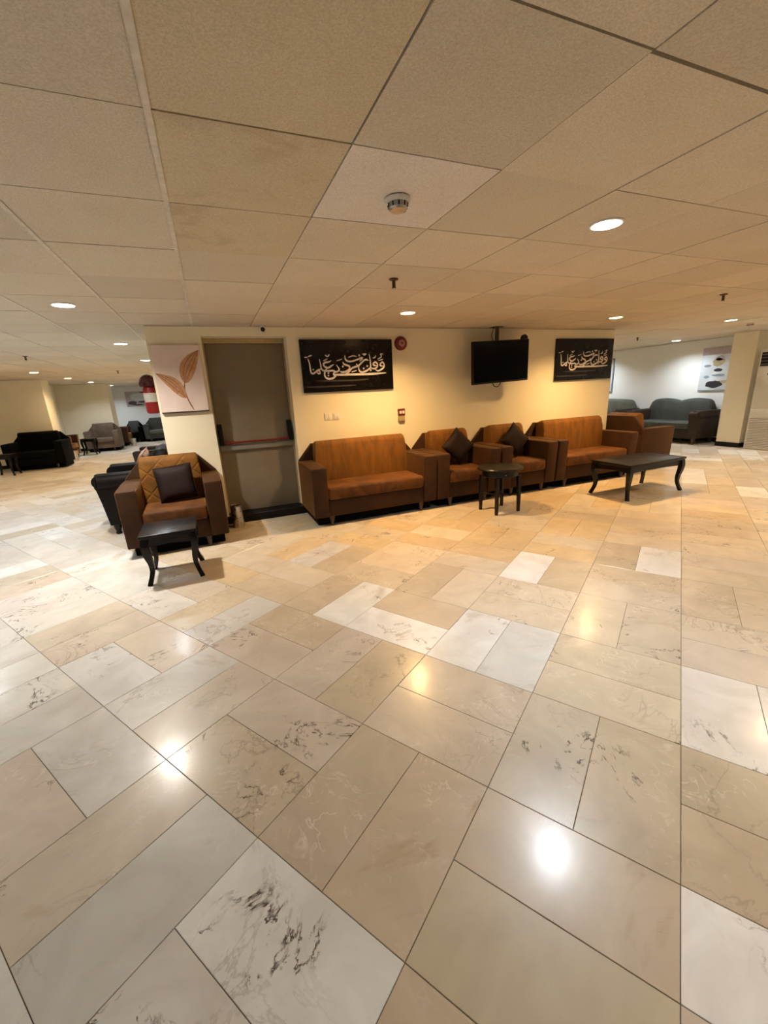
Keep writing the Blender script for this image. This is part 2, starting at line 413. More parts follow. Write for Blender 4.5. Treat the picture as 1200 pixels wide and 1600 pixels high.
def ctile_mesh(hole):
    bm = bmesh.new(); h = CP / 2 - 0.0030; z0 = 0.0; z1 = 0.012
    sq = []
    N = 32
    if not hole: box(bm, -h, h, -h, h, z0, z1)
    else:
        def sqp(a):
            c, s = math.cos(a), math.sin(a); k = h / max(abs(c), abs(s)); return c * k, s * k
        R = 0.073
        ang = [math.pi / 4 + 2 * math.pi * k / N for k in range(N)]
        o0 = [bm.verts.new((*sqp(a), z0)) for a in ang]; i0 = [bm.verts.new((R * math.cos(a), R * math.sin(a), z0)) for a in ang]
        o1 = [bm.verts.new((*sqp(a), z1)) for a in ang]; i1 = [bm.verts.new((R * math.cos(a), R * math.sin(a), z1)) for a in ang]
        for k in range(N):
            m = (k + 1) % N
            bm.faces.new((o0[k], o0[m], i0[m], i0[k])); bm.faces.new((o1[k], i1[k], i1[m], o1[m]))
            bm.faces.new((o0[k], o1[k], o1[m], o0[m])); bm.faces.new((i0[k], i0[m], i1[m], i1[k]))
    bmesh.ops.recalc_face_normals(bm, faces=bm.faces[:])
    me = bpy.data.meshes.new('ceiling_tile'); bm.to_mesh(me); bm.free(); me.materials.append(M['ceil']); return me
CT, CTH = ctile_mesh(False), ctile_mesh(True)
cc = []
for c in range(-15, 18):
    for r in range(-13, 32):
        x, y = CX0 + CP * (c + 0.5), CY0 + CP * (r + 0.5)
        if not (RX0 < x < RX1 and RY0 < y < RY1) or in_block(x, y, 0.3): continue
        sc = 0.0; q = seen(x, y, ROOM_H)
        if q and -150 < q[0] < 1350 and q[1] > -250 and not hidden_by_block(x, y): sc = 1 / (x * x + y * y + 0.62) ** 1.5
        if (c, r) in LT: sc += 10
        k = rt.uniform(0.90, 1.02); col = [0.72 * k, 0.645 * k, 0.535 * k]
        if (c, r) == (1, 0): col = [0.80, 0.74, 0.69]
        if (c, r) in ((0, 0), (0, 1), (0, -1)): col = [0.66, 0.575, 0.43]
        stain = 0.45 if (c, r) in ((0, 0), (0, 1)) else 1.0
        cc.append((sc, (c, r), x, y, col, stain))
cc.sort(key=lambda t: -t[0])
for sc, cr, x, y, col, stain in cc[:300]:
    o = link(bpy.data.objects.new('ceiling_tile', CTH if cr in LT else CT), cl)
    o.location = (x + rt.uniform(-0.0015, 0.0015), y + rt.uniform(-0.0015, 0.0015), ROOM_H + 0.003 + rt.uniform(0, 0.002)); o.color = (*col, stain)
    if cr == (2, -1): o.location.y += 0.007
field('ceiling_tile_field', [(Vector((x, y, ROOM_H + 0.0035)), 0.0, col, 1.0) for sc, cr, x, y, col, stain in cc[300:]], M['ceil_far'], cl, CT)
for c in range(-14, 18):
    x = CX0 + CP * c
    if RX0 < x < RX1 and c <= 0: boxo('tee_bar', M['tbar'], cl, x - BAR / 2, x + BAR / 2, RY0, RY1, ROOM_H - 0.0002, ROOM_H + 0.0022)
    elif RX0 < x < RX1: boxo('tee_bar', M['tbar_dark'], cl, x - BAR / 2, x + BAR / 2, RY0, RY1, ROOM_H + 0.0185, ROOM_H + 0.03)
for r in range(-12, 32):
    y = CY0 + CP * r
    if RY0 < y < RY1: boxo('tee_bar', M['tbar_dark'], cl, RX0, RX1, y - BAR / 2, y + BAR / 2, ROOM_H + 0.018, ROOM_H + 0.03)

# ------------------------------------------------------------------ walls, piers, skirtings
WT = ROOM_H - 0.0008
DX0, DX1, DTOP, DEPTH = 0.035, 0.955, 2.149, 0.24
bm = bmesh.new()
box(bm, BX0, DX0, BY0, BY0 + DEPTH, 0, WT); box(bm, DX1, BX1, BY0, BY0 + DEPTH, 0, WT); box(bm, DX0, DX1, BY0, BY0 + DEPTH, DTOP, WT)
box(bm, BX0, BX1, BY0 + DEPTH, BY1, 0, WT)
w = finish(bm, 'wall_back', M['cream'], None, smooth=False); tag(w, 'cream painted wall of the central block with a recessed doorway', kind='structure')
def swall(name, label, mat, *b):
    o = boxo(name, mat, None, *b); tag(o, label, kind='structure'); return o
swall('wall_right', 'white wall running along the right of the hall', M['white'], RX1, RX1 + 0.2, RY0, RY1, 0, WT)
swall('wall_left', 'cream wall closing the left of the hall', M['cream'], RX0 - 0.2, RX0, RY0, RY1, 0, WT)
swall('wall_front', 'cream wall behind the photographer', M['cream'], RX0, RX1, RY0 - 0.2, RY0, 0, WT)
swall('wall_far', 'white wall at the far end of the left aisle', M['white'], RX0, RX1, RY1, RY1 + 0.2, 0, WT)
swall('wall_alcove', 'cream partition beyond the black sofa', M['cream'], RX0, -4.0, 14.0, 14.6, 0, WT)
swall('wall_partition', 'cream partition behind the taupe armchair', M['cream'], RX0, -3.2, 17.6, 18.4, 0, WT)
swall('wall_recess', 'cream wall of the recess between the two partitions', M['cream'], -4.9, -4.7, 14.6, 17.6, 0, WT)
swall('wall_pier', 'cream square pier beside the standing air conditioner', M['cream'], 10.0, RX1, 5.15, 5.58, 0, WT)
SK = 0.095
def skirt(name, x0, x1, y0, y1): tag(boxo(name, M['black_stone'], None, x0, x1, y0, y1, 0, SK, 0.003, 1), 'black stone skirting', kind='structure')
skirt('baseboard_back', BX0 - 0.012, BX1 + 0.012, BY0 - 0.012, BY0 + 0.002)
skirt('baseboard_back_left', BX0 - 0.012, BX0 + 0.002, BY0 + 0.002, BY1)
skirt('baseboard_back_right', BX1 - 0.002, BX1 + 0.012, BY0 + 0.002, BY1)
skirt('baseboard_right', RX1 - 0.012, RX1, 5.59, RY1)
skirt('baseboard_right_near', RX1 - 0.012, RX1, RY0, 5.14)
skirt('baseboard_pier', 9.988, RX1 - 0.012, 5.138, 5.592)
skirt('baseboard_alcove', RX0, -3.988, 13.988, 14.61)
skirt('baseboard_partition', RX0, -3.188, 17.588, 18.41)
skirt('baseboard_far', -3.18, BX1, RY1 - 0.012, RY1)
tag(boxo('trim_1', M['black_stone'], None, DX0 + 0.001, DX1 - 0.001, BY0 + 0.003, BY0 + DEPTH, 0, SK, 0.003, 1), 'black stone door sill', kind='structure')

# ------------------------------------------------------------------ door
d = empty('door_1', ((DX0 + DX1) / 2, BY0 + DEPTH, 0)); tag(d, 'brown grey steel fire door with a red push bar', kind='structure')
cx, yb = (DX0 + DX1) / 2, BY0 + DEPTH
def dpart(name, mat, x0, x1, y0, y1, z0, z1, bev=0.0): return boxo(name, mat, d, x0 - cx, x1 - cx, y0 - yb, y1 - yb, z0, z1, bev)
dpart('door_leaf', M['door'], 0.055, 0.935, yb - 0.045, yb - 0.002, SK + 0.004, 2.092, 0.003)
bm = bmesh.new()
box(bm, DX0 - cx, 0.053 - cx, -0.06, 0, SK, DTOP - 0.001); box(bm, 0.937 - cx, DX1 - cx, -0.06, 0, SK, DTOP - 0.001); box(bm, 0.053 - cx, 0.937 - cx, -0.06, 0, 2.095, DTOP - 0.001)
finish(bm, 'door_frame', M['frame'], d, smooth=False)
dpart('push_bar_rail', M['door_rail'], 0.06, 0.93, yb - 0.085, yb - 0.046, 0.875, 0.945, 0.006)
bm = bmesh.new(); tube(bm, [(0.09 - cx, -0.105, 0.968), (0.90 - cx, -0.105, 0.968)], 0.013, 12); pb = finish(bm, 'push_bar', M['red'], d)
for x0, x1 in ((0.055, 0.11), (0.88, 0.935)):
    bm = bmesh.new(); prism(bm, [(-0.046, 0.95), (-0.125, 0.95), (-0.125, 1.0), (-0.075, 1.19), (-0.046, 1.19)], x0 - cx, x1 - cx, 'X', 0.006)
    finish(bm, 'push_bar_bracket', M['black_plastic'], d)

# ------------------------------------------------------------------ downlights
def downlight():
    root = empty('ceiling_downlight')
    bm = bmesh.new(); lathe(bm, [(0.0715, -0.0005), (0.0725, -0.004), (0.078, -0.005), (0.084, -0.003), (0.085, 0.0025), (0.0715, 0.0025)], 32, cap=False)
    for a in (0,): pass
    finish(bm, 'trim_ring', M['white_plastic'], root)
    bm = bmesh.new(); lathe(bm, [(0.0715, 0.0), (0.0705, 0.050)], 32, cap=False); finish(bm, 'reflector', M['reflector'], root)
    bm = bmesh.new(); lathe(bm, [(0.072, 0.052), (0.072, 0.058)], 32); finish(bm, 'housing', M['grey_plastic'], root)
    return root
LNAME = {(3, 0): 'cool white downlight in the ceiling tile row of the nearest smoke detector', (3, 4): 'warm downlight above the front of the sofa beside the fire door',
         (8, 4): 'warm downlight above the long black coffee table', (12, 4): 'warm downlight past the coffee table, before the second smoke detector',
         (-2, 4): 'soft white downlight over the aisle, level with the leaf picture chair', (-2, 8): 'cool white downlight above the black brown scroll arm chair',
         (-2, 12): 'cool white downlight half hidden by the corner of the leaf picture wall', (16, 8): 'cool white downlight in front of the charcoal humped sofa',
         (-6, 16): 'warm downlight before the black sofa', (-6, 20): 'warm downlight beside the corner of the black sofa partition'}
dl0 = downlight()
lens_me = None
for c, r, x, y in LIGHTS:
    if (c, r) in ((3, 0), (-2, 8), (-6, 8), (-6, 4), (-6, 0), (-2, 0), (16, 8), (16, 12), (-6, 24), (-2, 24), (-2, 29), (-6, 29), (-11, 8), (-11, 4), (-11, 0), (-2, 12), (-6, -4)): kind = 'cool'
    elif (c, r) == (-2, 4): kind = 'bright'
    elif (c, r) in ((12, 4), (8, 0), (-6, 12), (-6, 16), (-6, 20)): kind = 'amber'
    elif (c, r) in ((3, 4), (8, 4)): kind = 'warm'
    else: kind = 'neutral'
    o = dup(dl0, (0, 0, 0), 0)
    o.location = (x, y, ROOM_H)
    if kind not in M.setdefault('lensme', {}):
        bm = bmesh.new(); vv = [bm.verts.new((0.070 * math.cos(2 * math.pi * k / 20), 0.070 * math.sin(2 * math.pi * k / 20), 0.050)) for k in range(20)]
        f = bm.faces.new(vv)
        if f.normal.z > 0: bmesh.ops.reverse_faces(bm, faces=[f])
        me = bpy.data.meshes.new('lens'); bm.to_mesh(me); bm.free(); me.materials.append(M['lens_' + kind]); M['lensme'][kind] = me
    link(bpy.data.objects.new('lens', M['lensme'][kind]), o)
    tag(o, LNAME.get((c, r)) or {'cool': 'round recessed ceiling downlight glowing cool white', 'warm': 'round recessed ceiling downlight glowing warm amber white', 'neutral': 'round recessed ceiling downlight glowing soft white', 'amber': 'round recessed ceiling downlight glowing dim amber', 'bright': 'round recessed ceiling downlight glowing bright white'}[kind], 'downlight', kind + ' downlights in the tiled ceiling')

# ------------------------------------------------------------------ upholstery
def make_sofa(name, W, mats, D=0.78):
    """box-arm sofa; local origin at the floor under the middle of its back edge, front towards -y"""
    root = empty(name)
    body, back, seat = mats
    aw = 0.175; hi = W / 2 - aw
    for s in (-1, 1):
        bm = bmesh.new()
        prof = [(-0.01, 0.115), (-D + 0.045, 0.115), (-D + 0.006, 0.665), (-D + 0.012, 0.685), (-D + 0.04, 0.694), (-0.30, 0.692), (-0.02, 0.690), (-0.01, 0.68)]
        x0, x1 = (s * hi, s * W / 2) if s > 0 else (s * W / 2, s * hi)
        prism(bm, prof, x0 + 0.001, x1, 'X', 0.014, 3); finish(bm, 'arm', body, root, angle=0.9)
    bm = bmesh.new()   # rear frame sloping from the arms up to the top of the back
    prism(bm, [(-W / 2 + 0.01, 0.60), (W / 2 - 0.01, 0.60), (W / 2 - 0.01, 0.70), (hi - 0.005, 0.895), (-hi + 0.005, 0.895), (-W / 2 + 0.01, 0.70)], -0.060, -0.003, 'Y', 0.012, 2)
    finish(bm, 'back_frame', body, root)
    bm = bmesh.new()
    prof = [(-0.064, 0.40), (-0.064, 0.895)] + arc(-0.182, 0.858, 0.076, 75, 168, 8) + [(-0.266, 0.78), (-0.270, 0.66), (-0.272, 0.52), (-0.272, 0.40)]
    prism(bm, prof, -hi + 0.002, hi - 0.002, 'X', 0.028, 4, taper=lambda p: 1.0 - max(0, p[1] - 0.72) * 0.10 * (0.6 / hi if hi > 0.35 else 1.4))
    finish(bm, 'backrest', back, root, angle=0.9)
    boxo('seat_base', body, root, -hi + 0.003, hi - 0.003, -D + 0.055, -0.09, 0.115, 0.305, 0.008)
    boxo('shade_board', M['black_fab'], root, -W / 2 + 0.05, W / 2 - 0.05, -D + 0.13, -0.02, 0.012, 0.114)  # added black board, standing in for the shade under the seat
    bm = bmesh.new(); box(bm, -hi + 0.004, hi - 0.004, -D + 0.025, -0.275, 0.307, 0.455, 0.032, 4)
    for v in bm.verts:
        if v.co.z > 0.44: v.co.z += 0.016 * (1 - (v.co.x / hi) ** 2)
    finish(bm, 'seat_cushion', seat, root, angle=1.0)
    for sx in (-1, 1):
        for yy in (-D + 0.085,):
            bm = bmesh.new(); x = sx * (hi - 0.03)
            lathe(bm, [(0.018, 0.0), (0.026, 0.06), (0.036, 0.116)], 12, x, yy); finish(bm, 'foot', M['foot'], root)
    return root
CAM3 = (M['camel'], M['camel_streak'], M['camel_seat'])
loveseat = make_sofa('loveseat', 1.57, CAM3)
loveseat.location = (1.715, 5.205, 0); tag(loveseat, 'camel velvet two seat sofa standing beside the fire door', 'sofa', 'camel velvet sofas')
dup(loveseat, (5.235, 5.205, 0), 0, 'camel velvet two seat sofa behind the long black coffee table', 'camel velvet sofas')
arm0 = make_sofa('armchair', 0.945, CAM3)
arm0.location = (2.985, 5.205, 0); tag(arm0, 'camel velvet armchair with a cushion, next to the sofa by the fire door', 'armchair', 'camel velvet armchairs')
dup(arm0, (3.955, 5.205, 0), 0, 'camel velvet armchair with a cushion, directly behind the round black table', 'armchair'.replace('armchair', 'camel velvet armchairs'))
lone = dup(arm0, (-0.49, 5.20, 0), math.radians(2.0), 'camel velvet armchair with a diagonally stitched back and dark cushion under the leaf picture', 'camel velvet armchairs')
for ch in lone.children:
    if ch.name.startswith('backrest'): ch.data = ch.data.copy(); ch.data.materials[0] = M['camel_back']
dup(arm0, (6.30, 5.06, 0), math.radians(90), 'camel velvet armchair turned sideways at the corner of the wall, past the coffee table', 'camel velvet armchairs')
dup(arm0, (-4.66, 15.25, 0), math.radians(90), 'far camel armchair turned sideways, half behind the partition of the black sofa', 'camel velvet armchairs')
dup(arm0, (-3.75, 18.92, 0), math.radians(90), 'far camel armchair past the partition, in front of the white wall', 'camel velvet armchairs')
tp = make_sofa('armchair', 1.0, (M['taupe'], M['taupe'], M['taupe'])); tp.location = (-3.50, 17.50, 0); tag(tp, 'taupe armchair against the far partition with a pale scallop of light', 'armchair')
bk = make_sofa('sofa', 1.25, (M['black_fab'], M['black_fab'], M['black_fab']), 0.85); bk.location = (-4.26, 13.9, 0); tag(bk, 'black sofa standing in deep shade against the cream partition', 'sofa')
gs = make_sofa('sofa', 1.45, (M['grey_fab'], M['grey_fab'], M['olive_fab']), 0.85); gs.location = (-1.85, 20.35, 0); tag(gs, 'dark grey sofa under the black and white picture at the far wall', 'sofa')
dc = make_sofa('armchair', 0.85, (M['black_fab'], M['grey_fab'], M['black_fab']), 0.8); dc.location = (-2.98, 20.35, 0); dc.scale = (0.75, 0.9, 0.92); tag(dc, 'narrow black armchair beside the dark grey far sofa', 'armchair')
br = make_sofa('armchair', 0.98, (M['brown_fab'], M['brown_fab'], M['taupe']), 0.82); br.location = (-0.52, 8.72, 0); br.rotation_euler = (0, 0, math.radians(-90)); tag(br, 'dark brown armchair along the side of the block, beyond the scroll arm chair', 'armchair')

def make_scroll(name, L, D, body, back, seat, camel=False, foot=M['foot']):
    """scroll-arm seat; origin at floor, middle of back edge, front -y"""
    root = empty(name); aw = 0.20; hi = L / 2 - aw
    for s in (-1, 1):
        bm = bmesh.new()
        prof = [(-0.04, 0.13), (-D + 0.09, 0.13), (-D + 0.06, 0.40), (-D + 0.045, 0.565)] + arc(-D + 0.075, 0.645, 0.075, 235, 90, 9) + [(-0.25, 0.722), (-0.04, 0.73)]
        x0, x1 = (hi, L / 2 - 0.02) if s > 0 else (-L / 2 + 0.02, -hi)
        prism(bm, prof, x0, x1, 'X', 0.012, 2); arm = finish(bm, 'arm', body, root, angle=0.9)
        bm = bmesh.new(); lathe(bm, [(0.085, -D + 0.05), (0.102, -D + 0.06), (0.102, -0.16), (0.085, -0.15)], 20, s * (hi + 0.11), 0.635, 'Y'); finish(bm, 'arm_roll', body, arm)
        bm = bmesh.new(); lathe(bm, [(0.06, -D + 0.030), (0.095, -D + 0.040), (0.097, -D + 0.049)], 20, s * (hi + 0.11), 0.635, 'Y'); finish(bm, 'scroll_front', body, arm)
    bm = bmesh.new(); n = 28
    grid = []
    for k in range(n + 1):
        u = k / n; x = -hi * 1.12 + 2.24 * hi * u
        top = 0.925 + (0.055 * abs(math.sin(math.pi * u * 2)) ** 0.8 if camel else 0.05 * math.sin(math.pi * u) ** 0.5)
        edge = min(1.0, min(u, 1 - u) / 0.07); top -= (1 - edge) ** 2 * 0.13
        row = [(x, -0.02, 0.40), (x, -0.02, top - 0.05), (x, -0.05, top - 0.012), (x, -0.10, top), (x, -0.16, top - 0.02), (x, -0.195, top - 0.08), (x, -0.215, 0.66), (x, -0.24, 0.40)]
        grid.append([bm.verts.new(p) for p in row])
    for a, b in zip(grid, grid[1:]):
        for k in range(7): bm.faces.new((a[k], b[k], b[k + 1], a[k + 1]))
    for e in (grid[0], grid[-1]): bm.faces.new(e)
    finish(bm, 'backrest', back, root, angle=1.0)
    boxo('seat_base', body, root, -hi + 0.002, hi - 0.002, -D + 0.10, -0.05, 0.12, 0.33, 0.01)
    ns = 2 if L > 1.3 else 1; wv = 2 * hi / ns
    for k in range(ns):
        bm = bmesh.new(); box(bm, -hi + wv * k + 0.004, -hi + wv * (k + 1) - 0.004, -D + 0.06, -0.225, 0.332, 0.475, 0.035, 4); finish(bm, 'seat_cushion', seat, root, angle=1.0)
    for sx in (-1, 1):
        for yy in (-D + 0.14, -0.12):
            bm = bmesh.new(); lathe(bm, [(0.022, 0.0), (0.034, 0.012), (0.026, 0.04), (0.040, 0.08), (0.044, 0.131)], 14, sx * (L / 2 - 0.11), yy); finish(bm, 'foot', foot, root)
    return root
sc1 = make_scroll('scroll_armchair', 1.02, 0.83, M['leather'], M['leather'], M['leather'], foot=M['lacquer']); sc1.location = (-0.52, 5.95, 0); sc1.rotation_euler = (0, 0, math.radians(-90))
tag(sc1, 'black brown scroll arm chair behind the camel armchair, on turned feet', 'armchair')
g1 = make_scroll('camelback_sofa', 1.72, 0.85, M['brown_fab'], M['grey_fab'], M['grey_fab'], True); g1.location = (10.57, 6.72, 0); g1.rotation_euler = (0, 0, math.radians(-90))
tag(g1, 'charcoal sofa with a double humped back and brown scroll arms against the white wall', 'sofa', 'humped sofas along the white wall')
g2 = make_scroll('scroll_sofa', 1.85, 0.85, M['brown_fab'], M['olive_fab'], M['olive_fab'], False); g2.location = (10.57, 8.72, 0); g2.rotation_euler = (0, 0, math.radians(-90))
tag(g2, 'sage sofa standing beyond the humped charcoal sofa, half hidden by the wall corner', 'sofa')

# ------------------------------------------------------------------ cushions
def cushion_mesh(mat, S=0.37, T=0.11):
    bm = bmesh.new(); n = 10; top, bot = [], []
    for i in range(n + 1):
        rt_, rb_ = [], []
        for j in range(n + 1):
            u, v = -1 + 2 * i / n, -1 + 2 * j / n
            pin = 1 - 0.10 * (u * u * (1 - v * v) * 0 + (1 - u * u) * abs(v) ** 4 * 0.6) 
            x = u * S / 2 * (1 - 0.07 * (1 - v * v) * abs(u) ** 3); y = v * S / 2 * (1 - 0.07 * (1 - u * u) * abs(v) ** 3)
            h = T / 2 * max(0.0, (1 - u ** 4) * (1 - v ** 4)) ** 0.6
            rt_.append(bm.verts.new((x, -h - 0.002, y))); rb_.append(bm.verts.new((x, h + 0.002, y)))
        top.append(rt_); bot.append(rb_)
    for g in (top, bot):
        for i in range(n):
            for j in range(n): bm.faces.new((g[i][j], g[i + 1][j], g[i + 1][j + 1], g[i][j + 1]))
    rim = lambda g: [g[i][0] for i in range(n)] + [g[n][j] for j in range(n)] + [g[i][n] for i in range(n, 0, -1)] + [g[0][j] for j in range(n, 0, -1)]
    a, b = rim(top), rim(bot)
    for k in range(len(a)): m = (k + 1) % len(a); bm.faces.new((a[k], a[m], b[m], b[k]))
    return bm
def cushion(mat, loc, tilt, spin, rz, label, S=0.37):
    root = empty('cushion', loc)
    root.rotation_euler = (0, 0, rz)
    o = finish(cushion_mesh(mat, S), 'cover', mat, root, angle=1.2)
    pose = (Matrix.Rotation(tilt, 4, 'X') @ Matrix.Rotation(spin, 4, 'Y')).to_euler()
    o.rotation_euler = pose
    # welt along the seam
    bm = bmesh.new(); h = S / 2 * 0.985
    pts = []
    for k in range(41):
        t = k / 10.0; s = int(t) % 4; f = t - int(t)
        c = [(-h, -h), (h, -h), (h, h), (-h, h), (-h, -h)]
        p, q = c[s], c[s + 1]; bow = 0.07 * 4 * f * (1 - f) * 0.5 * h
        x, z = p[0] + (q[0] - p[0]) * f, p[1] + (q[1] - p[1]) * f
        if s in (0, 2): z *= 1 - bow / h
        else: x *= 1 - bow / h
        pts.append((x, 0, z))
    tube(bm, pts, 0.004, 6); w = finish(bm, 'piping', mat, root); w.rotation_euler = pose
    tag(root, label, 'cushion', 'dark brown cushions on the camel armchairs' if mat is M['chocolate'] else None); return root
cushion(M['chocolate'], (-0.44, 4.815, 0.655), math.radians(-13), math.radians(-5), 0, 'dark brown square cushion sitting straight on the armchair under the leaf picture')
cushion(M['chocolate'], (3.05, 4.835, 0.715), math.radians(-10), math.radians(45), 0, 'dark brown cushion stood on its corner in the armchair next to the door side sofa', 0.36)
cushion(M['chocolate'], (4.00, 4.835, 0.715), math.radians(-10), math.radians(45), 0, 'dark brown cushion stood on its corner in the armchair behind the round table', 0.36)
cushion(M['rose'], (-0.89, 6.0, 0.715), math.radians(-17), math.radians(8), math.radians(-90), 'rose tan cushion in the black brown scroll arm chair', 0.42)

# ------------------------------------------------------------------ tables
def cabriole(bm, x, y, sx, sy, H, k=1.0):
    pts, rad = [], []
    for t, off, r in ((0.0, 0.024, 0.020), (0.04, 0.020, 0.020), (0.14, 0.006, 0.0185), (0.30, -0.010, 0.020), (0.48, -0.010, 0.0235), (0.66, 0.002, 0.028), (0.82, 0.008, 0.031), (0.93, 0.004, 0.032), (1.0, 0.0, 0.032)):
        pts.append((x + sx * off * k, y + sy * off * k, H * t)); rad.append(r * 1.30)
    sm = catmull([(*p, r) for p, r in zip(pts, rad)], 4)
    tube(bm, [p[:3] for p in sm], [p[3] for p in sm], 4)
def cabriole_table(name, LX, LY, H, label, cat, loc, rz=0, group=None):
    root = empty(name, loc, rz)
    bm = bmesh.new(); box(bm, -LX / 2, LX / 2, -LY / 2, LY / 2, H - 0.028, H, 0.007, 3); finish(bm, 'table_top', M['lacquer'], root)
    bm = bmesh.new(); box(bm, -LX / 2 + 0.012, LX / 2 - 0.012, -LY / 2 + 0.012, LY / 2 - 0.012, H - 0.042, H - 0.0285, 0.006, 2); finish(bm, 'moulding', M['lacquer'], root)
    ix, iy = LX / 2 - 0.040, LY / 2 - 0.040
    for sx, sy, w, h in ((0, -1, 2 * ix, 0), (0, 1, 2 * ix, 0), (-1, 0, 0, 2 * iy), (1, 0, 0, 2 * iy)):
        bm = bmesh.new()
        n = 12; half = (w or h) / 2 - 0.02
        low = [H - 0.105 - 0.006 * math.cos(2 * math.pi * k / n) for k in range(n + 1)]
        prof = [(-half + 2 * half * k / n, low[k]) for k in range(n + 1)] + [(half, H - 0.0425), (-half, H - 0.0425)]
        if sx == 0: prism(bm, prof, sy * iy - 0.009, sy * iy + 0.009, 'Y')
        else: prism(bm, prof, sx * ix - 0.009, sx * ix + 0.009, 'X')
        finish(bm, 'apron', M['lacquer'], root)
    for sx in (-1, 1):
        for sy in (-1, 1):
            bm = bmesh.new(); cabriole(bm, sx * ix, sy * iy, sx, sy, H - 0.043); finish(bm, 'leg', M['lacquer'], root, angle=1.0)
    return tag(root, label, cat, group)
cabriole_table('side_table', 0.44, 0.44, 0.44, 'small square black side table with curved legs before the lone camel armchair', 'table', (-0.475, 3.90, 0), math.radians(1.0))
cabriole_table('coffee_table', 1.05, 0.58, 0.455, 'long black coffee table with curved legs in front of the camel sofa', 'table', (5.17, 3.77, 0), math.radians(1.0))
cabriole_table('side_table', 0.42, 0.42, 0.50, 'small black side table beside the black sofa', 'table', (-4.70, 12.55, 0), 0)
cabriole_table('side_table', 0.40, 0.40, 0.52, 'small dark side table in front of the taupe far armchair', 'table', (-3.74, 16.12, 0), 0)
rtab = empty('round_table', (3.11, 4.00, 0), math.radians(2))
bm = bmesh.new(); lathe(bm, [(0.245, 0.515), (0.262, 0.523), (0.266, 0.535), (0.258, 0.545)], 40); finish(bm, 'table_top', M['lacquer'], rtab)
bm = bmesh.new(); lathe(bm, [(0.205, 0.44), (0.21, 0.445), (0.21, 0.5145), (0.205, 0.5148)], 40); finish(bm, 'apron', M['lacquer'], rtab)
for sx in (-1, 1):
    for sy in (-1, 1):
        bm = bmesh.new(); tube(bm, [(sx * 0.163, sy * 0.152, 0.0), (sx * 0.163, sy * 0.152, 0.20), (sx * 0.158, sy * 0.147, 0.44)], [0.020, 0.025, 0.030], 4); lg = finish(bm, 'leg', M['lacquer'], rtab, angle=0.6)
        bm = bmesh.new(); lathe(bm, [(0.004, -0.216), (0.0075, -0.213), (0.0075, -0.209)], 12, sx * 0.09, 0.48, 'Y') if sy < 0 and sx < 0 else None
        if sy < 0 and sx < 0: finish(bm, 'screw_cap', M['steel'], rtab)
        else: bm.free()
for k in (0, 1):
    bm = bmesh.new()
    a, b = ((-0.145, -0.145), (0.145, 0.145)) if k == 0 else ((-0.145, 0.145), (0.145, -0.145))
    tube(bm, [(*a, 0.20 + 0.006 * k), (*b, 0.20 + 0.006 * k)], 0.010, 8); finish(bm, 'stretcher', M['lacquer'], rtab)
tag(rtab, 'round black side table on four straight legs between the camel armchairs', 'table')

# ------------------------------------------------------------------ television
tv = empty('television', (3.82, 4.98, 0)); tag(tv, 'black flat television hanging from a ceiling pole, switched off', 'television')
panel = bmesh.new(); box(panel, -0.465, 0.465, -0.03, 0.02, -0.275, 0.275, 0.006, 2)
po = finish(panel, 'bezel', M['black_plastic'], tv); po.location = (0, 0, 1.79); po.rotation_euler = (math.radians(2), math.radians(-2.2), 0)
bm = bmesh.new(); box(bm, -0.447, 0.447, -0.0325, -0.0302, -0.250, 0.260); finish(bm, 'screen', M['screen'], po)
bm = bmesh.new(); box(bm, -0.25, 0.25, 0.0205, 0.055, -0.20, 0.16, 0.012, 2); finish(bm, 'rear_housing', M['black_plastic'], po)
bm = bmesh.new(); lathe(bm, [(0.048, -0.02), (0.052, -0.015), (0.052, 0.015), (0.048, 0.02)], 24, 0.40, 0.283, 'Y'); finish(bm, 'bracket_knob', M['black_plastic'], po)
bm = bmesh.new(); box(bm, -0.025, 0.025, 0.07, 0.10, 1.70, ROOM_H - 0.008, 0.004, 1); finish(bm, 'pole', M['brass'], tv)
bm = bmesh.new(); box(bm, -0.07, 0.07, 0.03, 0.15, ROOM_H - 0.008, ROOM_H - 0.0005, 0.002, 1); finish(bm, 'ceiling_plate', M['brass'], tv)
bm = bmesh.new(); box(bm, -0.10, 0.10, 0.053, 0.072, 1.70, 1.86, 0.003, 1); finish(bm, 'mount_plate', M['brass'], tv)
bm = bmesh.new(); tube(bm, catmull([(-0.10, 0.03, 1.56), (-0.09, 0.03, 1.50), (-0.05, 0.03, 1.462), (0.0, 0.03, 1.465), (0.03, 0.03, 1.50), (0.05, 0.03, 1.56)], 5), 0.006, 8); finish(bm, 'cable', M['black_plastic'], tv)
bm = bmesh.new(); tube(bm, catmull([(-0.05, 0.085, 2.05), (-0.085, 0.085, 2.12), (-0.075, 0.085, 2.19), (-0.05, 0.085, ROOM_H - 0.009)], 5), 0.005, 8); finish(bm, 'aerial_cable', M['black_plastic'], tv)

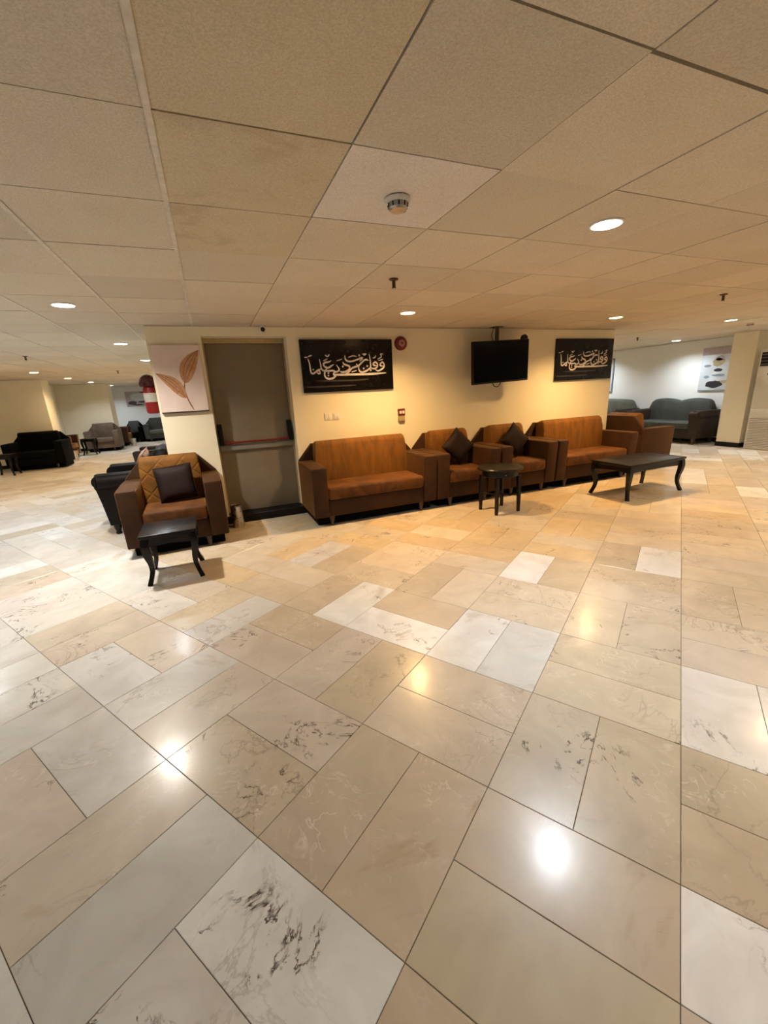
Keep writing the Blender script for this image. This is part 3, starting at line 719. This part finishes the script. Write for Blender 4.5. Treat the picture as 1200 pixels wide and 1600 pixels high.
# ------------------------------------------------------------------ calligraphy panels: letter strokes as raised ribbons
STROKES = [([(-0.5103, 0.0874), (-0.4961, 0.0375), (-0.4913, -0.0354), (-0.483, -0.0746), (-0.4616, -0.0821), (-0.4357, -0.0691), (-0.4038, -0.047), (-0.3782, -0.0385), (-0.3571, -0.0252)], 0.0158), ([(-0.4155, -0.0651), (-0.3975, -0.084), (-0.3772, -0.08), (-0.38, -0.0568), (-0.3994, -0.0526)], 0.0142), ([(-0.3716, 0.0826), (-0.3618, 0.03), (-0.3566, -0.0206), (-0.3439, -0.044), (-0.3149, -0.055), (-0.2648, -0.0578), (-0.2138, -0.0545), (-0.1793, -0.0695), (-0.1534, -0.0656), (-0.1311, -0.0451), (-0.1441, -0.0167), (-0.1647, 0.0117)], 0.0158), ([(-0.2213, 0.0615), (-0.2604, 0.0462), (-0.301, 0.0415), (-0.3225, 0.0245), (-0.3196, 0.0015), (-0.2864, -0.0187), (-0.2612, -0.0184), (-0.2293, -0.0007), (-0.1947, 0.018)], 0.0174), ([(-0.2822, -0.0271), (-0.3098, -0.0542), (-0.3211, -0.0957), (-0.3116, -0.1286), (-0.278, -0.1485), (-0.2372, -0.1475), (-0.2001, -0.1323), (-0.17, -0.1107)], 0.0182), ([(-0.1717, -0.0698), (-0.2037, -0.0852), (-0.2003, -0.105), (-0.1567, -0.1055), (-0.0896, -0.1066), (0.0414, -0.1067), (0.2232, -0.1096), (0.3787, -0.1061), (0.4959, -0.1013)], 0.0198), ([(-0.5521, 0.103), (-0.5108, 0.1063)], 0.0103), ([(-0.5054, 0.112), (-0.4579, 0.1261)], 0.0103), ([(-0.2956, 0.1268), (-0.2659, 0.1082), (-0.2415, 0.1338)], 0.0103), ([(-0.3268, 0.059), (-0.2696, 0.0831)], 0.0087), ([(-0.161, 0.0557), (-0.0824, 0.0774)], 0.0087), ([(-0.0798, 0.046), (-0.0617, 0.0165), (-0.0159, -0.0005), (0.0065, -0.017), (-0.0015, -0.0436), (-0.045, -0.0692), (-0.0985, -0.0756), (-0.1237, -0.0616)], 0.0174), ([(0.0956, 0.0184), (0.1116, -0.0088), (0.0779, -0.0188), (0.0349, -0.0338), (-0.0036, -0.0703), (-0.0287, -0.0884), (-0.0492, -0.0851)], 0.0166), ([(0.2613, 0.0499), (0.2347, 0.0639), (0.1975, 0.0538), (0.1655, 0.0276), (0.127, -0.0038), (0.1052, -0.0141)], 0.0174), ([(-0.0447, 0.1191), (-0.0445, 0.0849), (-0.029, 0.0582), (0.0114, 0.0468), (0.0653, 0.0537), (0.1264, 0.0712), (0.1695, 0.0865), (0.1812, 0.0799), (0.1457, 0.0468)], 0.0166), ([(0.2744, 0.1303), (0.2839, 0.0683), (0.2866, 0.0142), (0.2838, -0.0293), (0.2513, -0.0557), (0.2071, -0.0763), (0.1639, -0.0833), (0.1345, -0.0688), (0.1247, -0.0361), (0.1277, -0.0119)], 0.0174), ([(0.2838, -0.0293), (0.3138, -0.0448), (0.3512, -0.042), (0.3774, -0.0207), (0.3793, 0.0121), (0.3556, 0.0317), (0.3302, 0.0214), (0.3229, 0.0025), (0.347, -0.009), (0.3749, -0.0097)], 0.0166), ([(0.3414, -0.0499), (0.3806, -0.073), (0.4253, -0.0604), (0.4646, -0.0338), (0.4727, -0.001), (0.4553, 0.0269), (0.4298, 0.0192), (0.4158, -0.0051), (0.4403, -0.0167), (0.4687, -0.0174)], 0.0166), ([(0.1801, -0.0424), (0.2022, -0.0387)], 0.0174), ([(0.2308, -0.0139), (0.2531, -0.0101)], 0.0174), ([(0.2736, -0.064), (0.2961, -0.0602)], 0.0174), ([(0.1306, 0.1143), (0.1525, 0.1182)], 0.0174), ([(-0.0921, -0.0114), (-0.0707, -0.0077)], 0.0174), ([(-0.2824, -0.0847), (-0.2618, -0.0816)], 0.0142), ([(-0.2849, -0.1127), (-0.2644, -0.1096)], 0.0142), ([(-0.467, -0.0379), (-0.4471, -0.0348)], 0.0142), ([(0.1815, 0.129), (0.2331, 0.1309), (0.2016, 0.1137)], 0.0103), ([(-0.0057, 0.0937), (0.0577, 0.1107), (0.1077, 0.1024)], 0.0095), ([(0.3216, 0.0812), (0.3529, 0.0898), (0.3605, 0.1129)], 0.0103), ([(0.3825, 0.0654), (0.4403, 0.0954), (0.4283, 0.1255), (0.4622, 0.1293)], 0.0095), ([(0.3908, 0.0473), (0.465, 0.0661)], 0.0087), ([(0.0225, -0.0792), (0.0989, -0.0597)], 0.0095)]
STREAKS = [[(-0.4405, -0.1684), (-0.022, -0.1774), (0.2501, -0.1699)], [(-0.5772, -0.2376), (-0.2436, -0.2389), (0.0708, -0.2362)]]  # two thin grey streaks low on the panel
def ribbon(bm, pts, w, th=0.003, y=0.0):
    pts = catmull(pts, 6) if len(pts) > 2 else [tuple(a + (b - a) * k / 4 for a, b in zip(pts[0], pts[-1])) for k in range(5)]
    n = len(pts); F = []
    for i, p in enumerate(pts):
        a, b = pts[max(i - 1, 0)], pts[min(i + 1, n - 1)]
        d = Vector((b[0] - a[0], b[1] - a[1])); d = d.normalized() if d.length > 1e-9 else Vector((1, 0))
        t = i / (n - 1); ww = w * 0.5 * (0.35 + 0.65 * min(1, min(t, 1 - t) / 0.16)) * (0.85 + 0.3 * abs(d.x))
        nx, nz = -d.y * ww, d.x * ww
        F.append([bm.verts.new((p[0] + s * nx, y - q * th, p[1] + s * nz)) for s, q in ((1, 1), (-1, 1), (-1, 0), (1, 0))])
    for a, b in zip(F, F[1:]):
        for k in range(4): bm.faces.new((a[k], a[(k + 1) % 4], b[(k + 1) % 4], b[k]))
    bm.faces.new(F[0]); bm.faces.new(F[-1])
def calligraphy(loc, label):
    root = empty('calligraphy_panel', loc)
    bm = bmesh.new(); box(bm, -0.593, 0.593, -0.018, 0.016, -0.304, 0.304, 0.003, 1); finish(bm, 'panel', M['gloss_black'], root)
    for pts, w in STROKES:
        bm = bmesh.new(); ribbon(bm, pts, w * 1.12, 0.002, -0.0184); finish(bm, 'letter_stroke', M['ink_white'], root, smooth=False)
    for pts in STREAKS:
        bm = bmesh.new(); ribbon(bm, pts, 0.016, 0.001, -0.0184); finish(bm, 'streak', M['streak_grey'], root, smooth=False)
    return tag(root, label, 'wall panel', 'black calligraphy panels')
calligraphy((1.692, 5.2036, 1.806), 'black panel of white Arabic calligraphy above the sofa beside the fire door')
calligraphy((5.612, 5.2036, 1.806), 'black panel of white Arabic calligraphy at the wall corner, past the television')

# ------------------------------------------------------------------ leaf picture
lp = empty('leaf_picture', (-0.236, 5.2, 1.715)); tag(lp, 'square canvas of two orange brown leaves on pale rose', 'picture')
bm = bmesh.new(); box(bm, -0.239, 0.239, -0.018, 0.0195, -0.345, 0.345, 0.003, 1); finish(bm, 'canvas', M['canvas'], lp)
boxo('lower_edge', M['foot'], lp, -0.239, 0.239, -0.017, 0.0195, -0.357, -0.3455)
t = NT('leaf_watercolour'); o_ = t.objc(); sp = t.node('ShaderNodeSeparateXYZ'); t.l(o_, sp.inputs[0])
n_ = t.noise(o_, 14.0, 5, 0.6, 1.5)
t.set(Base_Color=t.mix(t.mapr(n_, 0.3, 0.7), (0.42, 0.19, 0.09), (0.58, 0.33, 0.17)), Roughness=0.8); M['leaf'] = t.m
M['leaf_dark'] = plain('leaf_line_brown', (0.22, 0.08, 0.035), 0.8)
def leaf(base, tip, bend, width):
    b, e = Vector(base), Vector(tip); d = e - b; nrm = Vector((-d.y, d.x)).normalized()
    mid = [b + d * t + nrm * bend * math.sin(math.pi * t) for t in [k / 14 for k in range(15)]]
    bm = bmesh.new(); L_, R_ = [], []
    for k, p in enumerate(mid):
        t_ = k / 14; w_ = width * math.sin(math.pi * t_ ** 0.8) ** 0.8 if 0 < t_ < 1 else 0.001
        L_.append([bm.verts.new((p.x + nrm.x * w_, y_, p.y + nrm.y * w_)) for y_ in (-0.0195, -0.018)]); R_.append([bm.verts.new((p.x - nrm.x * w_, y_, p.y - nrm.y * w_)) for y_ in (-0.0195, -0.018)])
    for k in range(14):
        bm.faces.new((L_[k][0], R_[k][0], R_[k + 1][0], L_[k + 1][0])); bm.faces.new((L_[k][0], L_[k + 1][0], L_[k + 1][1], L_[k][1])); bm.faces.new((R_[k][0], R_[k][1], R_[k + 1][1], R_[k + 1][0]))
    o = finish(bm, 'painted_leaf', M['leaf'], lp, smooth=False)
    for s in (0.0, 0.45, -0.45):
        bm = bmesh.new(); ribbon(bm, [(p.x + nrm.x * width * s * math.sin(math.pi * k / 14), p.y + nrm.y * width * s * math.sin(math.pi * k / 14)) for k, p in enumerate(mid)][::2], 0.005, 0.0008, -0.0196); finish(bm, 'leaf_vein', M['leaf_dark'], o, smooth=False)
leaf((0.035, -0.05), (0.225, 0.29), 0.030, 0.078)
leaf((0.025, -0.205), (-0.228, 0.06), -0.035, 0.062)
bm = bmesh.new(); ribbon(bm, [(0.035, -0.04), (0.025, -0.12), (0.045, -0.23), (0.085, -0.335)], 0.014, 0.001, -0.0182); finish(bm, 'painted_stem', M['leaf_dark'], lp, smooth=False)

# ------------------------------------------------------------------ wall fittings
bl = empty('alarm_sounder', (2.42, BY0, 2.06)); tag(bl, 'round red fire alarm sounder beside the calligraphy panel', 'alarm')
bm = bmesh.new(); lathe(bm, [(0.085, -0.001), (0.085, -0.03), (0.075, -0.042), (0.048, -0.048)], 32, axis='Y'); finish(bm, 'dome', M['red'], bl)
M['pink_lens'] = plain('pink_lens', (0.42, 0.20, 0.20), 0.3)
bm = bmesh.new(); lathe(bm, [(0.044, -0.0485), (0.042, -0.056), (0.026, -0.062)], 24, axis='Y'); finish(bm, 'lens', M['pink_lens'], bl)
bm = bmesh.new(); lathe(bm, [(0.016, -0.0625), (0.012, -0.067)], 20, axis='Y'); finish(bm, 'centre_button', M['red'], bl)
cp = empty('call_point', (2.39, BY0, 1.16)); tag(cp, 'small red break glass call point below the alarm sounder', 'call point')
boxo('housing', M['red'], cp, -0.048, 0.048, -0.042, -0.001, -0.01, 0.082, 0.006)
boxo('lower_flap', M['frame'], cp, -0.045, 0.045, -0.036, -0.001, -0.082, -0.0105, 0.004)
for s in (-0.021, 0.021): boxo('white_mark', M['white_plastic'], cp, s - 0.016, s + 0.016, -0.0435, -0.0422, 0.018, 0.054)
for k, x in enumerate((1.375, 1.482)):
    s = empty('light_switch', (x, BY0, 1.205)); tag(s, ['white light switch plate nearer the fire door', 'white light switch plate nearer the call point'][k], 'switch', 'pair of light switches')
    boxo('plate', M['white_plastic'], s, -0.043, 0.043, -0.011, -0.001, -0.043, 0.043, 0.004)
    for xx in (-0.014, 0.014): boxo('rocker', M['white_plastic'], s, xx - 0.012, xx + 0.012, -0.015, -0.0112, -0.022, 0.022, 0.002)
cv = empty('security_camera', (0.69, 5.155, ROOM_H - 0.001)); tag(cv, 'small white security camera with a black lens above the fire door', 'camera')
bm = bmesh.new(); lathe(bm, [(0.030, -0.0), (0.030, -0.012)], 20); finish(bm, 'base', M['white_plastic'], cv)
bm = bmesh.new(); lathe(bm, [(0.022, 0.03), (0.034, 0.022), (0.036, -0.02), (0.032, -0.034)], 24, 0, -0.040, 'Y'); finish(bm, 'housing', M['white_plastic'], cv)
bm = bmesh.new(); lathe(bm, [(0.024, -0.0345), (0.022, -0.040), (0.010, -0.043)], 20, 0, -0.040, 'Y'); finish(bm, 'lens', M['black_plastic'], cv)
# faded square where something hung on the wall
# extinguisher on the side of the block
fx = empty('fire_extinguisher', (-0.60, 5.62, 1.36)); tag(fx, 'red fire extinguisher hung on the side of the block', 'extinguisher')
bm = bmesh.new(); lathe(bm, [(0.05, 0.0), (0.068, 0.015), (0.07, 0.04), (0.07, 0.27), (0.055, 0.31), (0.03, 0.335), (0.025, 0.35)], 24); finish(bm, 'cylinder', M['red_bright'], fx)
bm = bmesh.new(); lathe(bm, [(0.0708, 0.13), (0.0712, 0.131), (0.0712, 0.229), (0.0708, 0.23)], 24, cap=False); finish(bm, 'label_band', M['white_plastic'], fx)
M['dark_red'] = plain('dark_red_plastic', (0.07, 0.008, 0.010), 0.25)
bm = bmesh.new(); lathe(bm, [(0.088, 0.30), (0.096, 0.305), (0.098, 0.34), (0.08, 0.39), (0.045, 0.425), (0.012, 0.435)], 24); finish(bm, 'hood', M['dark_red'], fx)
boxo('wall_bracket', M['black_plastic'], fx, 0.071, 0.0985, -0.02, 0.02, 0.10, 0.26)
# waste bins
def bin_(loc, label, r=0.068, h=0.26):
    root = empty('waste_bin', loc); tag(root, label, 'bin')
    bm = bmesh.new(); lathe(bm, [(r * 0.92, 0.0), (r * 0.94, 0.008), (r, h), (r * 0.95, h), (r * 0.89, 0.012)], 28); finish(bm, 'bucket', M['steel'], root)
    bm = bmesh.new(); pts = [(r * 1.0 * math.cos(2 * math.pi * k / 28), r * math.sin(2 * math.pi * k / 28), h) for k in range(29)]; tube(bm, pts, 0.006, 8); finish(bm, 'rim', M['steel'], root)
    return root
bin_((0.125, 5.06, 0), 'small steel waste bin between the camel armchair and the fire door')
bin_((-3.86, 14.62, 0), 'small grey bin at the foot of the far partition corner', 0.12, 0.28)
bin_((-2.83, 18.25, 0), 'small steel bin beside the far camel armchair', 0.10, 0.26)

# ------------------------------------------------------------------ ceiling fittings
for o_ in list(dl0.children): bpy.data.objects.remove(o_)
bpy.data.objects.remove(dl0)
sd = empty('smoke_detector', (0.875, 1.86, ROOM_H)); tag(sd, 'white smoke detector with a dark slotted chamber on the pale ceiling tile', 'smoke detector')
bm = bmesh.new(); lathe(bm, [(0.052, 0.0), (0.052, -0.010), (0.048, -0.018)], 32); finish(bm, 'base', M['white_plastic'], sd)
bm = bmesh.new(); lathe(bm, [(0.043, -0.0185), (0.041, -0.034)], 32); finish(bm, 'chamber', M['grey_plastic'], sd)
for k in range(10):
    a = 2 * math.pi * k / 10; bm = bmesh.new(); tube(bm, [(0.0435 * math.cos(a), 0.0435 * math.sin(a), -0.0188), (0.041 * math.cos(a), 0.041 * math.sin(a), -0.0345)], 0.003, 6); finish(bm, 'rib', M['black_plastic'], sd)
bm = bmesh.new(); lathe(bm, [(0.040, -0.0345), (0.036, -0.044), (0.014, -0.048)], 32); finish(bm, 'cap', M['steel'], sd)
sd2 = dup(sd, (8.35, 4.45, ROOM_H), 0, 'white smoke detector near the standing air conditioner')
def sprinkler():
    root = empty('sprinkler')
    bm = bmesh.new(); lathe(bm, [(0.034, -0.0005), (0.034, -0.006), (0.02, -0.010)], 24); finish(bm, 'escutcheon', M['brass'], root)
    bm = bmesh.new(); lathe(bm, [(0.0125, -0.0102), (0.0125, -0.05), (0.010, -0.055)], 16); finish(bm, 'stem', M['brass'], root)
    bm = bmesh.new(); lathe(bm, [(0.016, -0.0555), (0.017, -0.058), (0.016, -0.060)], 20); finish(bm, 'deflector', M['brass'], root)
    return root
s0 = sprinkler()
for k, (x, y) in enumerate(((1.38, 3.05), (5.02, 2.96), (7.95, 6.12), (-2.40, 8.05), (-1.80, 11.55))):
    o = s0 if k == 0 else dup(s0, (0, 0, 0), 0)
    o.location = (x, y, ROOM_H); tag(o, ['dark pendent sprinkler head between the smoke detector and the downlight over the sofa', 'dark pendent sprinkler head above the coffee table side of the hall', 'dark pendent sprinkler head before the white wall of the humped sofas', 'dark pendent sprinkler head over the left aisle, near the black sofa', 'dark pendent sprinkler head over the left aisle, beside the extinguisher corner'][k], 'sprinkler', 'pendent sprinkler heads')

# ------------------------------------------------------------------ standing air conditioner
ac = empty('air_conditioner', (9.90, 4.765, 0)); tag(ac, 'tall ivory floor standing air conditioner with louvred grille beside the pier', 'air conditioner')
hw = 0.26
bm = bmesh.new(); box(bm, 0.02, 0.34, -hw, hw, 0.0, 1.90, 0.015, 3); finish(bm, 'casing', M['ac_white'], ac)
boxo('front_panel', M['ac_white'], ac, 0.0, 0.0195, -hw + 0.02, hw - 0.02, 0.80, 1.56, 0.006)
boxo('service_panel', M['ac_white'], ac, 0.0, 0.0195, -hw + 0.02, hw - 0.02, 0.62, 0.797, 0.006)
boxo('outlet', M['black_plastic'], ac, 0.006, 0.0195, -hw + 0.035, hw - 0.035, 1.585, 1.835)
for k in range(4):
    bm = bmesh.new(); box(bm, -0.002, 0.0055, -hw + 0.04, hw - 0.04, 1.612 + 0.06 * k, 1.619 + 0.06 * k); finish(bm, 'outlet_blade', M['grey_plastic'], ac)
boxo('grille_back', M['grey_plastic'], ac, 0.010, 0.0195, -hw + 0.03, hw - 0.03, 0.05, 0.60)
for k in range(17):
    bm = bmesh.new(); prism(bm, [(0.0095, 0.058 + 0.032 * k), (-0.004, 0.058 + 0.032 * k), (0.0, 0.076 + 0.032 * k), (0.0095, 0.076 + 0.032 * k)], -hw + 0.03, hw - 0.03, 'Y'); finish(bm, 'grille_slat', M['ac_white'], ac, smooth=False)
boxo('badge', M['brass'], ac, -0.004, -0.0002, 0.02, 0.08, 1.42, 1.45)

# ------------------------------------------------------------------ pictures in the distance
M['pic_pale'] = plain('pale_blue_print', (0.62, 0.66, 0.68), 0.4, 0, 0.4, 0.12, 3)
M['pic_mauve'] = plain('mauve_print', (0.45, 0.38, 0.40), 0.4)
M['pic_dark'] = plain('dark_stone_print', (0.02, 0.022, 0.03), 0.4)
M['pic_mid'] = plain('grey_blue_print', (0.22, 0.27, 0.31), 0.4)
M['pic_ochre'] = plain('ochre_print', (0.42, 0.33, 0.19), 0.4)
def blob(name, mat, parent, cx_, cz_, rx, rz_, axis, yoff, seed=1, n=22):
    rr = random.Random(seed); bm = bmesh.new(); f, b = [], []
    for k in range(n):
        a = 2 * math.pi * k / n; j = 1 + rr.uniform(-0.12, 0.12)
        u, v = cx_ + rx * j * math.cos(a), cz_ + rz_ * j * math.sin(a)
        for lst, y_ in ((f, yoff), (b, yoff + 0.002)): lst.append(bm.verts.new((u, y_, v) if axis == 'Y' else (y_, u, v)))
    bm.faces.new(f); bm.faces.new(b)
    for k in range(n): m = (k + 1) % n; bm.faces.new((f[k], f[m], b[m], b[k]))
    return finish(bm, name, mat, parent, smooth=False)
sp = empty('stone_picture', (RX1, 6.13, 1.60)); tag(sp, 'pale print of stacked dark stones and a blossom above the charcoal sofa', 'picture')
boxo('print_panel', M['pic_pale'], sp, -0.025, -0.002, -0.34, 0.34, -0.45, 0.45, 0.002)
boxo('upper_band', M['pic_mauve'], sp, -0.027, -0.0252, -0.338, 0.338, 0.30, 0.448)
boxo('lower_rail', M['pic_mid'], sp, -0.028, -0.002, -0.34, 0.34, -0.472, -0.4505)
for nm, mt, c_, z_, a_, b_ in (('painted_stone', 'pic_dark', 0.02, -0.33, 0.17, 0.075), ('painted_stone', 'pic_dark', -0.03, -0.03, 0.085, 0.035), ('painted_stone', 'pic_mid', -0.05, -0.14, 0.13, 0.028), ('painted_stone', 'pic_mid', 0.20, 0.07, 0.08, 0.025), ('painted_stone', 'pic_mid', 0.19, -0.17, 0.06, 0.03), ('painted_blossom', 'pic_ochre', -0.02, 0.14, 0.12, 0.09), ('painted_blossom', 'pic_mauve', -0.04, 0.22, 0.09, 0.05), ('painted_stone', 'pic_ochre', -0.17, -0.28, 0.10, 0.03)):
    blob(nm, M[mt], sp, c_, z_, a_, b_, 'X', -0.0275, int(abs(c_ * 100) + abs(z_ * 1000)))
fp = empty('framed_picture', (RX1, 9.0, 1.60)); tag(fp, 'thin dark framed picture on the white wall, seen edge on past the wall corner', 'picture')
boxo('frame', M['pic_mid'], fp, -0.03, -0.002, -0.24, 0.24, -0.45, 0.45, 0.003)
boxo('print', M['pic_pale'], fp, -0.032, -0.0302, -0.21, 0.21, -0.42, 0.42)
bw = empty('harbour_picture', (-2.50, RY1, 1.73)); tag(bw, 'wide black and white landscape picture on the far white wall', 'picture')
boxo('print_panel', M['pic_mauve'], bw, -0.62, 0.62, -0.03, -0.002, -0.30, 0.30, 0.003)
blob('painted_cloud', M['pic_pale'], bw, -0.05, 0.07, 0.40, 0.16, 'Y', -0.0325, 5)
for c_, z_, a_, b_ in ((-0.40, -0.16, 0.16, 0.08), (0.10, -0.13, 0.30, 0.04), (-0.2, -0.24, 0.2, 0.03), (0.45, -0.10, 0.12, 0.05), (0.25, 0.25, 0.33, 0.035)):
    blob('painted_shape', M['pic_dark'], bw, c_, z_, a_, b_, 'Y', -0.0335, int(abs(c_) * 97))
